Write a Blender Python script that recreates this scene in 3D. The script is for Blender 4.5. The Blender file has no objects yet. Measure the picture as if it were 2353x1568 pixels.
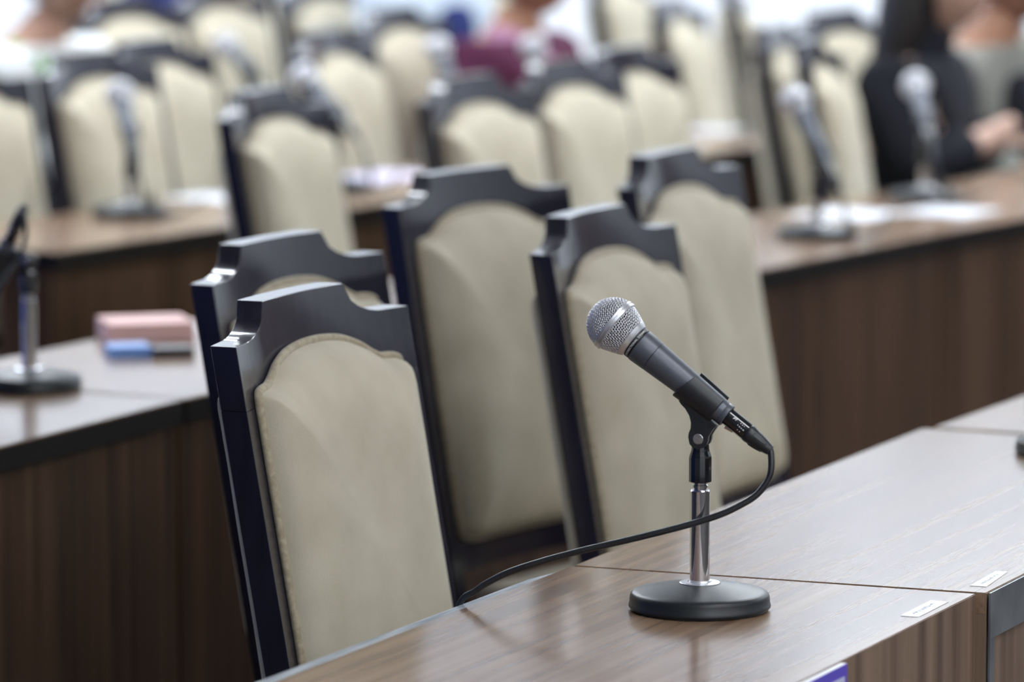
import bpy, bmesh, math, random
from mathutils import Vector, Matrix, Quaternion
random.seed(7)
SC = bpy.context.scene
COL = SC.collection
R = math.radians
PI = math.pi

# ------------------------------------------------------------------ camera numbers
F_PX, HORIZON, CAM_Z = 11000.0, -580.0, 1.538
PITCH = math.atan((784 - HORIZON) / F_PX)


def ray(u, v):
    x = (u - 1176.5) / F_PX
    y = -(v - 784) / F_PX
    c, s = math.cos(PITCH), math.sin(PITCH)
    return Vector((x, c + y * s, -s + y * c))


def at(u, v, z=0.75):
    r = ray(u, v)
    return Vector((0, 0, CAM_Z)) + r * ((z - CAM_Z) / r.z)


def at_y(u, v, Y):
    r = ray(u, v)
    return Vector((0, 0, CAM_Z)) + r * (Y / r.y)


# ------------------------------------------------------------------ object helpers
def link(o, parent=None):
    COL.objects.link(o)
    if parent is not None:
        o.parent = parent
    return o


def tag(o, label=None, cat=None, group=None, kind=None):
    if label: o['label'] = label
    if cat: o['category'] = cat
    if group: o['group'] = group
    if kind: o['kind'] = kind
    return o


def empty(name, loc=(0, 0, 0), rz=0.0):
    e = bpy.data.objects.new(name, None)
    e.empty_display_size = 0.05
    e.location = loc
    e.rotation_euler = (0, 0, rz)
    return link(e)


def obj(name, bm, mat, parent=None, smooth=True, angle=40, weighted=False):
    bmesh.ops.recalc_face_normals(bm, faces=bm.faces[:])
    me = bpy.data.meshes.new(name)
    bm.to_mesh(me)
    bm.free()
    me.materials.append(mat)
    if smooth:
        me.polygons.foreach_set('use_smooth', [True] * len(me.polygons))
        if angle < 180:
            me.set_sharp_from_angle(angle=R(angle))
    o = link(bpy.data.objects.new(name, me), parent)
    if weighted:
        wn = o.modifiers.new('weighted', 'WEIGHTED_NORMAL')
        wn.weight = 90
        wn.keep_sharp = True
    return o


def copy_tree(o, parent=None):
    c = o.copy()
    COL.objects.link(c)
    c.parent = parent
    for ch in list(o.children):
        copy_tree(ch, c)
    return c


def new():
    return bmesh.new()


def add_box(bm, lo, hi, M=None, bevel=0.0):
    tmp = bmesh.new()
    vs = [tmp.verts.new((x, y, z)) for z in (lo[2], hi[2]) for y in (lo[1], hi[1]) for x in (lo[0], hi[0])]
    for f in ((0, 1, 3, 2), (4, 6, 7, 5), (0, 4, 5, 1), (2, 3, 7, 6), (0, 2, 6, 4), (1, 5, 7, 3)):
        tmp.faces.new([vs[i] for i in f])
    if bevel > 0:
        bmesh.ops.bevel(tmp, geom=tmp.edges[:], offset=bevel, segments=2, affect='EDGES', profile=0.5)
    merge(bm, tmp, M)


def merge(bm, tmp, M=None):
    if M is not None:
        tmp.transform(M)
    me = bpy.data.meshes.new('tmp')
    tmp.to_mesh(me)
    tmp.free()
    bm.from_mesh(me)
    bpy.data.meshes.remove(me)


def add_prism(bm, pts, z0, z1, bevel=0.0, M=None):
    """polygon pts (x, y) extruded from z0 to z1"""
    tmp = bmesh.new()
    a = [tmp.verts.new((p[0], p[1], z0)) for p in pts]
    b = [tmp.verts.new((p[0], p[1], z1)) for p in pts]
    n = len(pts)
    tmp.faces.new(a[::-1])
    tmp.faces.new(b)
    for i in range(n):
        tmp.faces.new((a[i], a[(i + 1) % n], b[(i + 1) % n], b[i]))
    if bevel > 0:
        es = [e for e in tmp.edges if len(e.link_faces) == 2 and e.calc_face_angle(0) > 0.6]
        bmesh.ops.bevel(tmp, geom=es, offset=bevel, segments=2, affect='EDGES', profile=0.5)
    merge(bm, tmp, M)


def add_lathe(bm, prof, seg=48, M=None, a0=0.0, a1=2 * PI):
    """profile [(r, z)] turned around local Z"""
    tmp = bmesh.new()
    full = abs(a1 - a0 - 2 * PI) < 1e-6
    cols = seg if full else seg + 1
    rings = []
    for r, z in prof:
        if r < 1e-7:
            rings.append([tmp.verts.new((0, 0, z))])
        else:
            rings.append([tmp.verts.new((r * math.cos(a0 + (a1 - a0) * i / seg), r * math.sin(a0 + (a1 - a0) * i / seg), z)) for i in range(cols)])
    for A, B in zip(rings, rings[1:]):
        m = seg if full else seg
        for i in range(m):
            j = (i + 1) % cols if full else i + 1
            if len(A) == 1 and len(B) == 1: continue
            if len(A) == 1: tmp.faces.new((A[0], B[j], B[i]))
            elif len(B) == 1: tmp.faces.new((A[i], A[j], B[0]))
            else: tmp.faces.new((A[i], A[j], B[j], B[i]))
    merge(bm, tmp, M)


def add_tube(bm, pts, r, seg=8, closed=False, caps=True, M=None):
    """round tube along points; r is a number or one radius per point"""
    tmp = bmesh.new()
    P = [Vector(p) for p in pts]
    n = len(P)
    rad = r if isinstance(r, (list, tuple)) else [r] * n
    T = []
    for i in range(n):
        if closed: t = P[(i + 1) % n] - P[i - 1]
        else: t = P[min(i + 1, n - 1)] - P[max(i - 1, 0)]
        T.append(t.normalized() if t.length > 1e-12 else Vector((0, 0, 1)))
    N = T[0].orthogonal().normalized()
    rings = []
    for i in range(n):
        N = (N - T[i] * N.dot(T[i]))
        N = N.normalized() if N.length > 1e-9 else T[i].orthogonal().normalized()
        B = T[i].cross(N)
        rings.append([tmp.verts.new(P[i] + (N * math.cos(2 * PI * k / seg) + B * math.sin(2 * PI * k / seg)) * rad[i]) for k in range(seg)])
    m = n if closed else n - 1
    for i in range(m):
        A, Bq = rings[i], rings[(i + 1) % n]
        off = 0
        if closed and i == n - 1:
            off = min(range(seg), key=lambda q: (A[0].co - Bq[q].co).length)
        for k in range(seg):
            tmp.faces.new((A[k], A[(k + 1) % seg], Bq[(k + 1 + off) % seg], Bq[(k + off) % seg]))
    if caps and not closed:
        tmp.faces.new(rings[0][::-1])
        tmp.faces.new(rings[-1])
    merge(bm, tmp, M)


def spline(pts, n=12, closed=False):
    P = [Vector(p) for p in pts]
    out = []
    m = len(P)
    rng = range(m) if closed else range(m - 1)
    for i in rng:
        if closed: p0, p1, p2, p3 = P[i - 1], P[i], P[(i + 1) % m], P[(i + 2) % m]
        else: p0, p1, p2, p3 = P[max(i - 1, 0)], P[i], P[i + 1], P[min(i + 2, m - 1)]
        for k in range(n):
            t = k / n
            out.append(0.5 * ((2 * p1) + (p2 - p0) * t + (2 * p0 - 5 * p1 + 4 * p2 - p3) * t * t + (3 * p1 - p0 - 3 * p2 + p3) * t ** 3))
    if not closed: out.append(P[-1])
    return out


# ------------------------------------------------------------------ materials
def mat(name, color, rough=0.5, metal=0.0, spec=0.5, coat=0.0, sheen=0.0):
    m = bpy.data.materials.new(name)
    m.use_nodes = True
    b = m.node_tree.nodes['Principled BSDF']
    b.inputs['Base Color'].default_value = (*color, 1)
    b.inputs['Roughness'].default_value = rough
    b.inputs['Metallic'].default_value = metal
    b.inputs['Specular IOR Level'].default_value = spec
    b.inputs['Coat Weight'].default_value = coat
    b.inputs['Sheen Weight'].default_value = sheen
    return m


def nodes(m):
    return m.node_tree.nodes, m.node_tree.links, m.node_tree.nodes['Principled BSDF']


def noise_mix(m, ca, cb, scale=(1, 1, 1), nscale=5.0, detail=4.0, lo=0.35, hi=0.65, bump=0.0, bump_dist=0.001):
    N, L, B = nodes(m)
    tc = N.new('ShaderNodeTexCoord')
    mp = N.new('ShaderNodeMapping')
    mp.inputs['Scale'].default_value = scale
    L.new(tc.outputs['Object'], mp.inputs['Vector'])
    nz = N.new('ShaderNodeTexNoise')
    nz.inputs['Scale'].default_value = nscale
    nz.inputs['Detail'].default_value = detail
    L.new(mp.outputs['Vector'], nz.inputs['Vector'])
    cr = N.new('ShaderNodeValToRGB')
    cr.color_ramp.elements[0].position = lo
    cr.color_ramp.elements[0].color = (*ca, 1)
    cr.color_ramp.elements[1].position = hi
    cr.color_ramp.elements[1].color = (*cb, 1)
    L.new(nz.outputs['Fac'], cr.inputs['Fac'])
    L.new(cr.outputs['Color'], B.inputs['Base Color'])
    if bump:
        bp = N.new('ShaderNodeBump')
        bp.inputs['Strength'].default_value = bump
        bp.inputs['Distance'].default_value = bump_dist
        L.new(nz.outputs['Fac'], bp.inputs['Height'])
        L.new(bp.outputs['Normal'], B.inputs['Normal'])
    return m


def wood(name, axis, dark, mid, light, rough, stretch=28.0, spec=0.5, coat=0.0):
    """walnut laminate: streaks running along the given local axis"""
    m = mat(name, mid, rough, spec=spec, coat=coat)
    N, L, B = nodes(m)
    tc = N.new('ShaderNodeTexCoord')
    oi = N.new('ShaderNodeObjectInfo')
    ad = N.new('ShaderNodeVectorMath')
    ad.operation = 'ADD'
    sc = N.new('ShaderNodeVectorMath')
    sc.operation = 'SCALE'
    sc.inputs['Scale'].default_value = 9.0
    cmb = N.new('ShaderNodeCombineXYZ')
    for i in range(3): L.new(oi.outputs['Random'], cmb.inputs[i])
    L.new(cmb.outputs[0], sc.inputs[0])
    L.new(tc.outputs['Object'], ad.inputs[0])
    L.new(sc.outputs[0], ad.inputs[1])

    def stretched(s_across, s_along):
        mp = N.new('ShaderNodeMapping')
        s = [s_across] * 3
        s[axis] = s_along
        mp.inputs['Scale'].default_value = s
        L.new(ad.outputs[0], mp.inputs['Vector'])
        return mp
    # broad streaks, slightly wavy
    mp1 = stretched(stretch, 1.1)
    n1 = N.new('ShaderNodeTexNoise')
    n1.inputs['Scale'].default_value = 1.0
    n1.inputs['Detail'].default_value = 3.0
    n1.inputs['Roughness'].default_value = 0.5
    n1.inputs['Distortion'].default_value = 0.25
    L.new(mp1.outputs[0], n1.inputs['Vector'])
    # fine pores
    mp2 = stretched(stretch * 7, 5.0)
    n2 = N.new('ShaderNodeTexNoise')
    n2.inputs['Scale'].default_value = 1.0
    n2.inputs['Detail'].default_value = 3.0
    L.new(mp2.outputs[0], n2.inputs['Vector'])
    # cathedral rings
    mp3 = stretched(5.0, 0.55)
    n3 = N.new('ShaderNodeTexNoise')
    n3.inputs['Scale'].default_value = 1.0
    n3.inputs['Detail'].default_value = 1.0
    L.new(mp3.outputs[0], n3.inputs['Vector'])
    ml = N.new('ShaderNodeMath')
    ml.operation = 'MULTIPLY'
    ml.inputs[1].default_value = 75.0
    L.new(n3.outputs['Fac'], ml.inputs[0])
    sn = N.new('ShaderNodeMath')
    sn.operation = 'SINE'
    L.new(ml.outputs[0], sn.inputs[0])
    a1 = N.new('ShaderNodeMath')
    a1.operation = 'MULTIPLY_ADD'
    a1.inputs[1].default_value = 0.022
    L.new(sn.outputs[0], a1.inputs[0])
    L.new(n1.outputs['Fac'], a1.inputs[2])
    a2 = N.new('ShaderNodeMath')
    a2.operation = 'MULTIPLY_ADD'
    a2.inputs[1].default_value = 0.20
    a2.inputs[2].default_value = -0.10
    L.new(n2.outputs['Fac'], a2.inputs[0])
    a3 = N.new('ShaderNodeMath')
    a3.operation = 'ADD'
    L.new(a1.outputs[0], a3.inputs[0])
    L.new(a2.outputs[0], a3.inputs[1])
    cr = N.new('ShaderNodeValToRGB')
    e = cr.color_ramp.elements
    e[0].position, e[0].color = 0.28, (*dark, 1)
    e[1].position, e[1].color = 0.78, (*light, 1)
    x = e.new(0.5)
    x.color = (*mid, 1)
    L.new(a3.outputs[0], cr.inputs['Fac'])
    L.new(cr.outputs[0], B.inputs['Base Color'])
    return m


def emit(name, color, strength):
    m = bpy.data.materials.new(name)
    m.use_nodes = True
    N, L, B = nodes(m)
    B.inputs['Base Color'].default_value = (*color, 1)
    B.inputs['Emission Color'].default_value = (*color, 1)
    B.inputs['Emission Strength'].default_value = strength
    return m


M = {}
M['top'] = wood('walnut_laminate_top', 1, (.165, .103, .066), (.255, .166, .108), (.33, .228, .152), .18, 70, spec=.42)
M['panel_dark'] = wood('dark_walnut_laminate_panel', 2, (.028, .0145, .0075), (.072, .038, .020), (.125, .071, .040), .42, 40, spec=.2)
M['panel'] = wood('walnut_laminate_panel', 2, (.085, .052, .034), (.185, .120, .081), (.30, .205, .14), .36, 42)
M['edge_dark'] = mat('dark_edge_band', (.006, .005, .0045), .5, spec=.2)
M['edge_grey'] = noise_mix(mat('grey_edge_band', (.12, .125, .135), .35), (.09, .095, .105), (.16, .165, .175), nscale=18)
M['edge_worn'] = noise_mix(mat('worn_grey_edge', (.3, .33, .37), .35), (.16, .19, .22), (.42, .46, .5), (60, 4, 60), 3.0)
M['black_wood'] = noise_mix(mat('ebony_lacquer', (.008, .008, .012), .5, spec=.12, coat=.9), (.0105, .010, .020), (.016, .0145, .027), (12, 12, 1.5), 6.0, bump=.0)
M['black_wood'].node_tree.nodes['Principled BSDF'].inputs['Coat Roughness'].default_value = .10
M['fabric'] = noise_mix(mat('beige_suede', (.5, .45, .33), .9, spec=.15, sheen=.12), (.455, .412, .312), (.555, .508, .395), nscale=14.0, detail=8, lo=.3, hi=.7, bump=.0)
M['piping'] = noise_mix(mat('beige_piping', (.4, .34, .24), .85, spec=.2, sheen=.3), (.31, .26, .18), (.42, .365, .26), nscale=160.0, bump=.25, bump_dist=.0006)
N_, L_, B_ = nodes(M['fabric'])
fn = N_.new('ShaderNodeTexNoise')
fn.inputs['Scale'].default_value = 420.0
fn.inputs['Detail'].default_value = 3.0
tcn = N_.new('ShaderNodeTexCoord')
L_.new(tcn.outputs['Object'], fn.inputs['Vector'])
fb = N_.new('ShaderNodeBump')
fb.inputs['Strength'].default_value = .35
fb.inputs['Distance'].default_value = .0006
L_.new(fn.outputs['Fac'], fb.inputs['Height'])
L_.new(fb.outputs['Normal'], B_.inputs['Normal'])
M['mic_grey'] = noise_mix(mat('blue_grey_metal_paint', (.10, .11, .135), .40, metal=.3), (.098, .108, .130), (.108, .118, .140), nscale=400, bump=.01)
M['mic_silver'] = mat('satin_silver', (.70, .71, .74), .38, metal=.8)
M['wire'] = mat('grille_wire', (.80, .80, .84), .36, metal=.75)
M['foam'] = mat('black_foam', (.006, .006, .007), .95, spec=.1)
M['ring_black'] = mat('black_ring', (.008, .008, .009), .4)
M['print'] = mat('white_print', (.78, .78, .8), .5)
M['rubber'] = noise_mix(mat('black_rubber', (.016, .018, .021), .42), (.013, .015, .018), (.020, .022, .026), nscale=300, bump=.06, bump_dist=.0003)
M['gloss_black'] = mat('gloss_black_plastic', (.006, .007, .010), .16, coat=.4)
M['base_black'] = noise_mix(mat('textured_black_enamel', (.015, .017, .020), .42, spec=.4), (.012, .0145, .017), (.017, .020, .023), nscale=900, bump=.18, bump_dist=.0003)
M['chrome'] = mat('chrome', (.78, .78, .79), .07, metal=1.0)
M['brushed'] = mat('brushed_steel', (.72, .72, .72), .22, metal=1.0)
M['washer'] = mat('bright_washer', (.85, .87, .92), .25, metal=.7)
M['tan'] = mat('tan_plastic', (.55, .38, .26), .5)
M['paper'] = noise_mix(mat('white_paper', (.85, .86, .88), .6), (.56, .58, .62), (.62, .64, .68), nscale=9)
M['paper_lilac'] = mat('lilac_paper', (.60, .56, .70), .6)
M['sticker'] = mat('bright_white_sticker', (.88, .89, .92), .5)
M['pink'] = noise_mix(mat('pink_paper', (.80, .50, .46), .6), (.74, .45, .42), (.84, .55, .51), nscale=9)
M['blue_item'] = mat('blue_plastic', (.16, .34, .78), .4)
M['dark_item'] = mat('dark_plastic', (.03, .022, .03), .4)
M['ink'] = mat('pale_ink', (.58, .60, .64), .6)
M['purple'] = mat('violet_sign_print', (.11, .075, .50), .45)
M['border'] = mat('pale_violet_border', (.55, .56, .72), .45)
M['wall'] = noise_mix(mat('white_wall_paint', (.86, .88, .90), .7), (.85, .87, .895), (.88, .895, .91), nscale=3)
M['wall_blue'] = noise_mix(mat('blue_tint_wall', (.04, .10, .5), .8), (.045, .12, .46), (.065, .16, .60), (6, 6, .4), 2.0)  # blue picked so the black chair sides take on a navy tint
M['ceiling'] = noise_mix(mat('ceiling_paint', (.85, .86, .87), .8), (.84, .85, .86), (.87, .88, .89), nscale=2)
M['floor'] = noise_mix(mat('grey_carpet', (.06, .055, .055), .95, spec=.1), (.045, .042, .045), (.075, .07, .07), nscale=60, bump=.3, bump_dist=.004)
M['base_trim'] = mat('pale_baseboard', (.7, .7, .7), .5)
M['lamp_off'] = mat('unlit_diffuser', (.82, .84, .86), .5)
M['lamp_dim'] = emit('soft_lit_diffuser', (.95, .97, 1.0), 14.0)
M['lamp'] = emit('lit_diffuser', (.95, .97, 1.0), 26.0)
M['lamp_rear'] = emit('bright_lit_diffuser', (.88, .94, 1.0), 28.0)
M['lamp_wall'] = emit('very_bright_lit_diffuser', (.84, .92, 1.0), 40.0)  # strongest emission, for the row added to whiten the back wall
M['lamp_frame'] = mat('white_metal_frame', (.8, .8, .8), .4)


def skin(name, c):
    return noise_mix(mat(name, c, .55, spec=.35), tuple(x * .92 for x in c), tuple(min(1, x * 1.08) for x in c), nscale=12)


M['skin_a'] = skin('skin_light_brown', (.42, .24, .17))
M['skin_b'] = skin('skin_brown', (.36, .18, .11))
M['skin_c'] = skin('skin_fair', (.58, .38, .30))
M['lip'] = mat('lips', (.33, .12, .10), .5)
M['eye'] = mat('dark_eye', (.02, .015, .012), .2)
M['hair'] = noise_mix(mat('black_hair', (.010, .009, .009), .4), (.007, .006, .006), (.016, .014, .013), (60, 60, 3), 3)


def cloth(name, c):
    return noise_mix(mat(name, c, .85, spec=.2), tuple(x * .88 for x in c), tuple(min(1, x * 1.1) for x in c), nscale=9, bump=.1)


M['c_white'] = cloth('white_cotton', (.74, .76, .76))
M['c_maroon'] = cloth('maroon_cotton', (.085, .018, .05))
M['c_pale'] = cloth('pale_blue_cotton', (.52, .60, .68))
M['c_black'] = cloth('black_cotton', (.010, .011, .016))
M['c_khaki'] = cloth('grey_khaki_cotton', (.25, .245, .22))
M['c_navy'] = cloth('navy_cotton', (.018, .028, .13))
M['c_dark'] = cloth('dark_trousers', (.02, .02, .024))
M['c_pink'] = cloth('dusty_pink_cotton', (.42, .22, .32))
M['c_green'] = mat('green_ribbon', (.13, .36, .09), .6)
M['c_grey'] = mat('grey_badge', (.38, .40, .44), .4)
M['brown_sleeve'] = cloth('dark_brown_cotton', (.035, .024, .02))

# ------------------------------------------------------------------ the room
X0, X1, Y0, Y1, ZH = -6.0, 7.0, -3.0, 14.5, 3.3


def struct(name, lo, hi, m, label=None):
    bm = new()
    add_box(bm, lo, hi)
    o = obj(name, bm, m, smooth=False)
    return tag(o, label, None, None, 'structure')


struct('floor', (X0, Y0, -.1), (X1, Y1, 0), M['floor'], 'dark carpeted floor under the rows of desks')
struct('ceiling', (X0, Y0, ZH), (X1, Y1, ZH + .1), M['ceiling'], 'white ceiling over the meeting hall')
struct('wall_back', (X0, Y1, 0), (X1, Y1 + .1, ZH), M['wall'], 'bright white wall behind the last row of people')
struct('wall_front', (X0, Y0 - .1, 0), (X1, Y0, ZH), M['wall'], 'white wall behind the viewer')
struct('wall_left', (X0 - .1, Y0, 0), (X0, Y1, ZH), M['wall_blue'], 'unseen left wall of the hall, coloured blue to tint the chair sides')
struct('wall_right', (X1, Y0, 0), (X1 + .1, Y1, ZH), M['wall'], 'white wall on the right side of the hall')
struct('baseboard_back', (X0, Y1 - .015, 0), (X1, Y1, .1), M['base_trim'], 'pale baseboard along the back wall')


LAMPS = {}


struct('added_trim_1', (X1 - .03, Y0, .1), (X1, Y1, 1.5), M['panel_dark'], 'dark panelling added on the unseen right wall to darken reflections')  # added out of view so the lacquered chair rails mirror something dark


def added_ceiling_light(x, y, m):  # panel out of view, added as a light source
    if m not in LAMPS:
        t = empty('added_ceiling_light', (x, y, ZH))
        bm = new()
        for a in ((-.62, -.32, -.6, .32), (.6, -.32, .62, .32), (-.6, -.32, .6, -.3), (-.6, .3, .6, .32)):
            add_box(bm, (a[0], a[1], -.05), (a[2], a[3], 0))
        obj('frame', bm, M['lamp_frame'], t, smooth=False)
        bm = new()
        add_box(bm, (-.6, -.3, -.04), (.6, .3, -.03))
        obj('diffuser', bm, M[m], t, smooth=False)
        LAMPS[m] = t
    else:
        t = copy_tree(LAMPS[m])
        t.location = (x, y, ZH)
    return tag(t, 'unseen ceiling light panel added to light the hall', 'ceiling light', 'added ceiling light panels')


for yy, row_ in ((-1.4, 'ooxx'), (.9, 'oorx'), (3.2, 'oodd'), (5.5, 'oooo'), (7.8, 'rrrr'), (10.1, 'rrrr'), (13.0, 'wwww')):  # added panels switched and dimmed by zone to steer the brightness
    for xx, k in zip((-4.2, -1.4, 1.4, 4.2), row_):
        added_ceiling_light(xx, yy, {'o': 'lamp_off', 'd': 'lamp_dim', 'x': 'lamp', 'r': 'lamp_rear', 'b': 'lamp_rear', 'w': 'lamp_wall'}[k])

# ------------------------------------------------------------------ chairs
HW, TH, ZS, ZT, KC, RC = .19, .028, .97, 1.0025, .65, .18


def yf(u, z):
    return RC * (z - .45) - KC * u * u


def rail_top(u):
    a = abs(u)
    if a <= .088: return ZT
    if a <= .152:
        q = (.152 - a) / .064
        return ZT - (ZT - ZS) * math.sqrt(max(0, 1 - q * q))
    return ZS


def rail_bm(z_lo, top, us, half=None):
    bm = new()
    cols = []
    for u in us:
        zt = top(u)
        zl = z_lo
        q = []
        zm = zl + (zt - zl) * .5
        for z in (zl, zm, zt): q.append(bm.verts.new((u, yf(u, z), z)))
        for z in (zt, zm, zl): q.append(bm.verts.new((u, yf(u, z) + TH, z)))
        cols.append(q)
    for A, B in zip(cols, cols[1:]):
        for i in range(6):
            j = (i + 1) % 6
            bm.faces.new((A[i], A[j], B[j], B[i]))
    bm.faces.new(cols[0])
    bm.faces.new(cols[-1][::-1])
    bmesh.ops.recalc_face_normals(bm, faces=bm.faces[:])
    es = [e for e in bm.edges if len(e.link_faces) == 2 and e.calc_face_angle(0) > .7]
    bmesh.ops.bevel(bm, geom=es, offset=.0009, segments=2, affect='EDGES', profile=.5)
    return bm


OUT = [(.0, .552), (.06, .552), (.115, .553), (.142, .558), (.153, .572), (.155, .62), (.155, .70), (.155, .78), (.155, .86), (.155, .90), (.1545, .916),
       (.150, .921), (.138, .923), (.124, .924), (.108, .930), (.090, .939), (.062, .948), (.03, .952)]


def outline():
    pts = [Vector((u, z, 0)) for u, z in OUT] + [Vector((0, .953, 0))] + [Vector((-u, z, 0)) for u, z in OUT[:0:-1]]
    return [(p.x, p.y) for p in spline(pts, 5, True)]


OL = outline()
ZC = .745


def cushion_bm(H, edge, back=False):
    bm = new()
    ts = [(1.0, 0), (1.0, edge), (.985, None), (.96, None), (.93, None), (.89, None), (.83, None), (.78, None), (.72, None), (.65, None), (.56, None), (.46, None), (.28, None), (.1, None)]

    def place(u, z, h):
        y = yf(u, z)
        return (u, y + TH + h, z) if back else (u, y - h, z)
    rings = []
    O2 = [Vector(p) for p in OL]

    def depth(u, z):
        p = Vector((u, z))
        best = 9
        for a, b in zip(O2, O2[1:] + O2[:1]):
            ab = b - a
            k = max(0, min(1, (p - a).dot(ab) / max(ab.dot(ab), 1e-12)))
            best = min(best, (p - a - ab * k).length)
        return best
    for t, h in ts:
        ring = []
        for u, z in OL:
            uu, zz = u * t, ZC + (z - ZC) * t
            hh = h
            if hh is None:
                g = min(1, depth(uu, zz) / .062)
                hh = edge + H * .74 * (1 - (1 - g) ** 2.6) ** .6 + H * .26 * (1 - t * t)
            ring.append(bm.verts.new(place(uu, zz, hh)))
        rings.append(ring)
    c = bm.verts.new(place(0, ZC, edge + H))
    n = len(OL)
    for A, B in zip(rings, rings[1:]):
        for i in range(n):
            bm.faces.new((A[i], A[(i + 1) % n], B[(i + 1) % n], B[i]))
    for i in range(n):
        bm.faces.new((rings[-1][i], rings[-1][(i + 1) % n], c))
    inner = [v for r in rings[4:] for v in r] + [c]
    for _ in range(14):
        bmesh.ops.smooth_vert(bm, verts=inner, factor=.5, use_axis_x=False, use_axis_y=True, use_axis_z=False)
    return bm


def make_chair():
    t = empty('armless_chair')
    us = [-HW + (HW - .152) * i / 4 for i in range(5)] + [-(.152 - .064 * (1 - math.cos(PI / 2 * i / 9))) for i in range(1, 10)]
    us += [-.066, -.044, -.022, 0]
    us = us + [-u for u in us[-2::-1]]
    obj('top_rail', rail_bm(.908, rail_top, us), M['black_wood'], t, angle=60, weighted=True)
    obj('lower_rail', rail_bm(.512, lambda u: .548, [-.158 + .316 * i / 12 for i in range(13)]), M['black_wood'], t, angle=60, weighted=True)
    for s in (-1, 1):
        bm = new()
        yo = -KC * HW * HW
        tmp = bmesh.new()
        rings = []
        for z, dy, wi in ((0, .05, .004), (.20, .012, .002), (.44, RC * -.01, 0), (.68, RC * .23, 0), (.9079, RC * .4579, 0)):
            a, b = s * (HW - .034 + wi), s * (HW - wi)
            ya, yb = -KC * a * a + dy, -KC * b * b + dy
            rings.append([tmp.verts.new(p) for p in ((a, ya, z), (b, yb, z), (b, yb + TH, z), (a, ya + TH, z))])
        for A, B in zip(rings, rings[1:]):
            for i in range(4):
                tmp.faces.new((A[i], A[(i + 1) % 4], B[(i + 1) % 4], B[i]))
        tmp.faces.new(rings[0])
        tmp.faces.new(rings[-1])
        bmesh.ops.recalc_face_normals(tmp, faces=tmp.faces[:])
        es = [e for e in tmp.edges if len(e.link_faces) == 2 and e.calc_face_angle(0) > .7]
        bmesh.ops.bevel(tmp, geom=es, offset=.0007, segments=2, affect='EDGES', profile=.5)
        merge(bm, tmp)
        obj('back_post', bm, M['black_wood'], t, angle=60, weighted=True)
    cu = obj('back_cushion', cushion_bm(.047, .006), M['fabric'], t, angle=180)
    bm = new()
    add_tube(bm, [(u * 1.012, yf(u, z) - .0045, ZC + (z - ZC) * 1.008) for u, z in OL], .0044, 8, closed=True)
    obj('piping', bm, M['piping'], cu, angle=180)
    obj('rear_cushion', cushion_bm(.030, .004, True), M['fabric'], t, angle=180)
    # seat
    bm = new()
    add_box(bm, (-.165, -.372, .445), (.165, -.018, .502), bevel=.02)
    obj('seat', bm, M['fabric'], t, angle=60)
    bm = new()
    for a in ((-.158, -.368, .158, -.345), (-.158, -.345, -.138, -.03), (.138, -.345, .158, -.03)):
        add_box(bm, (a[0], a[1], .385), (a[2], a[3], .444), bevel=.001)
    obj('seat_frame', bm, M['black_wood'], t, angle=60, weighted=True)
    for s in (-1, 1):
        bm = new()
        tmp = bmesh.new()
        x = s * .148
        rings = [[tmp.verts.new((x + dx * k, -.347 + dy * k, z)) for dx, dy in ((-1, -1), (1, -1), (1, 1), (-1, 1))] for z, k in ((0, .013), (.4445, .018))]
        for i in range(4):
            tmp.faces.new((rings[0][i], rings[0][(i + 1) % 4], rings[1][(i + 1) % 4], rings[1][i]))
        tmp.faces.new(rings[0][::-1])
        tmp.faces.new(rings[1])
        merge(bm, tmp)
        obj('front_leg', bm, M['black_wood'], t, angle=35)
    return t


CHAIR = None


def place_chair(X, Y, yaw, label, group=None):
    """X, Y: middle of the backrest at shoulder height; yaw: heading of the chair's width"""
    global CHAIR
    if CHAIR is None:
        CHAIR = make_chair()
        c = CHAIR
    else:
        c = copy_tree(CHAIR)
    a = R(yaw)
    off = yf(HW, ZS)
    c.location = (X + off * math.cos(a), Y - off * math.sin(a), 0)
    c.rotation_euler = (0, 0, PI / 2 - a)
    return tag(c, label, 'chair', group)


NEAR = 'chairs along the nearest desk row'
place_chair(-.185, 4.703, 24.3, 'sharp beige cushioned chair with black frame nearest the microphone', NEAR)
place_chair(-.232, 5.232, 27.2, 'beige chair mostly hidden directly behind the nearest chair', NEAR)
place_chair(-.033, 6.082, 34.5, 'wide beige chair with navy side post between nearest chair and microphone', NEAR)
place_chair(.121, 5.543, 23.6, 'beige chair with dark left post directly behind the microphone head', NEAR)
place_chair(.237, 6.359, 23.5, 'blurred beige chair to the right behind the microphone, before the right desk', NEAR)
MID = 'chairs behind the middle desk row'
place_chair(-.363, 7.53, 21, 'lone pale beige chair standing at the right end of the left background desk', MID)
place_chair(-.046, 7.85, 27, 'pale beige chair rising behind the wide chair with the navy post', MID)
place_chair(.113, 8.25, 27, 'second of three pale chairs together, left of the folded white sheets', MID)
place_chair(.228, 8.60, 25, 'rearmost of three pale chairs together, beside the white sheets', MID)
place_chair(.58, 8.82, 12, 'narrow tan chair behind the slanted microphone, left of the black clad person', MID)
REAR = 'chairs behind the rear desk row'
place_chair(-.922, 8.12, 28, 'beige chair at the left picture edge in front of the white shirted person', REAR)
place_chair(-.722, 8.46, 26, 'pale beige chair directly behind the upright background microphone', REAR)
place_chair(-.645, 8.84, 26, 'partly hidden pale chair just right of the upright background microphone', REAR)
place_chair(-.326, 9.128, 19, 'tan chair beside the pale blue shirt, its back half hidden by a microphone', REAR)
FAR = 'chairs of the farthest rows'
place_chair(-.82, 10.36, 33, 'wide khaki chair just right of the white shirted person', FAR)
place_chair(-.645, 10.76, 29, 'dark khaki chair between the wide khaki chair and the greyish ones', FAR)
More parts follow.
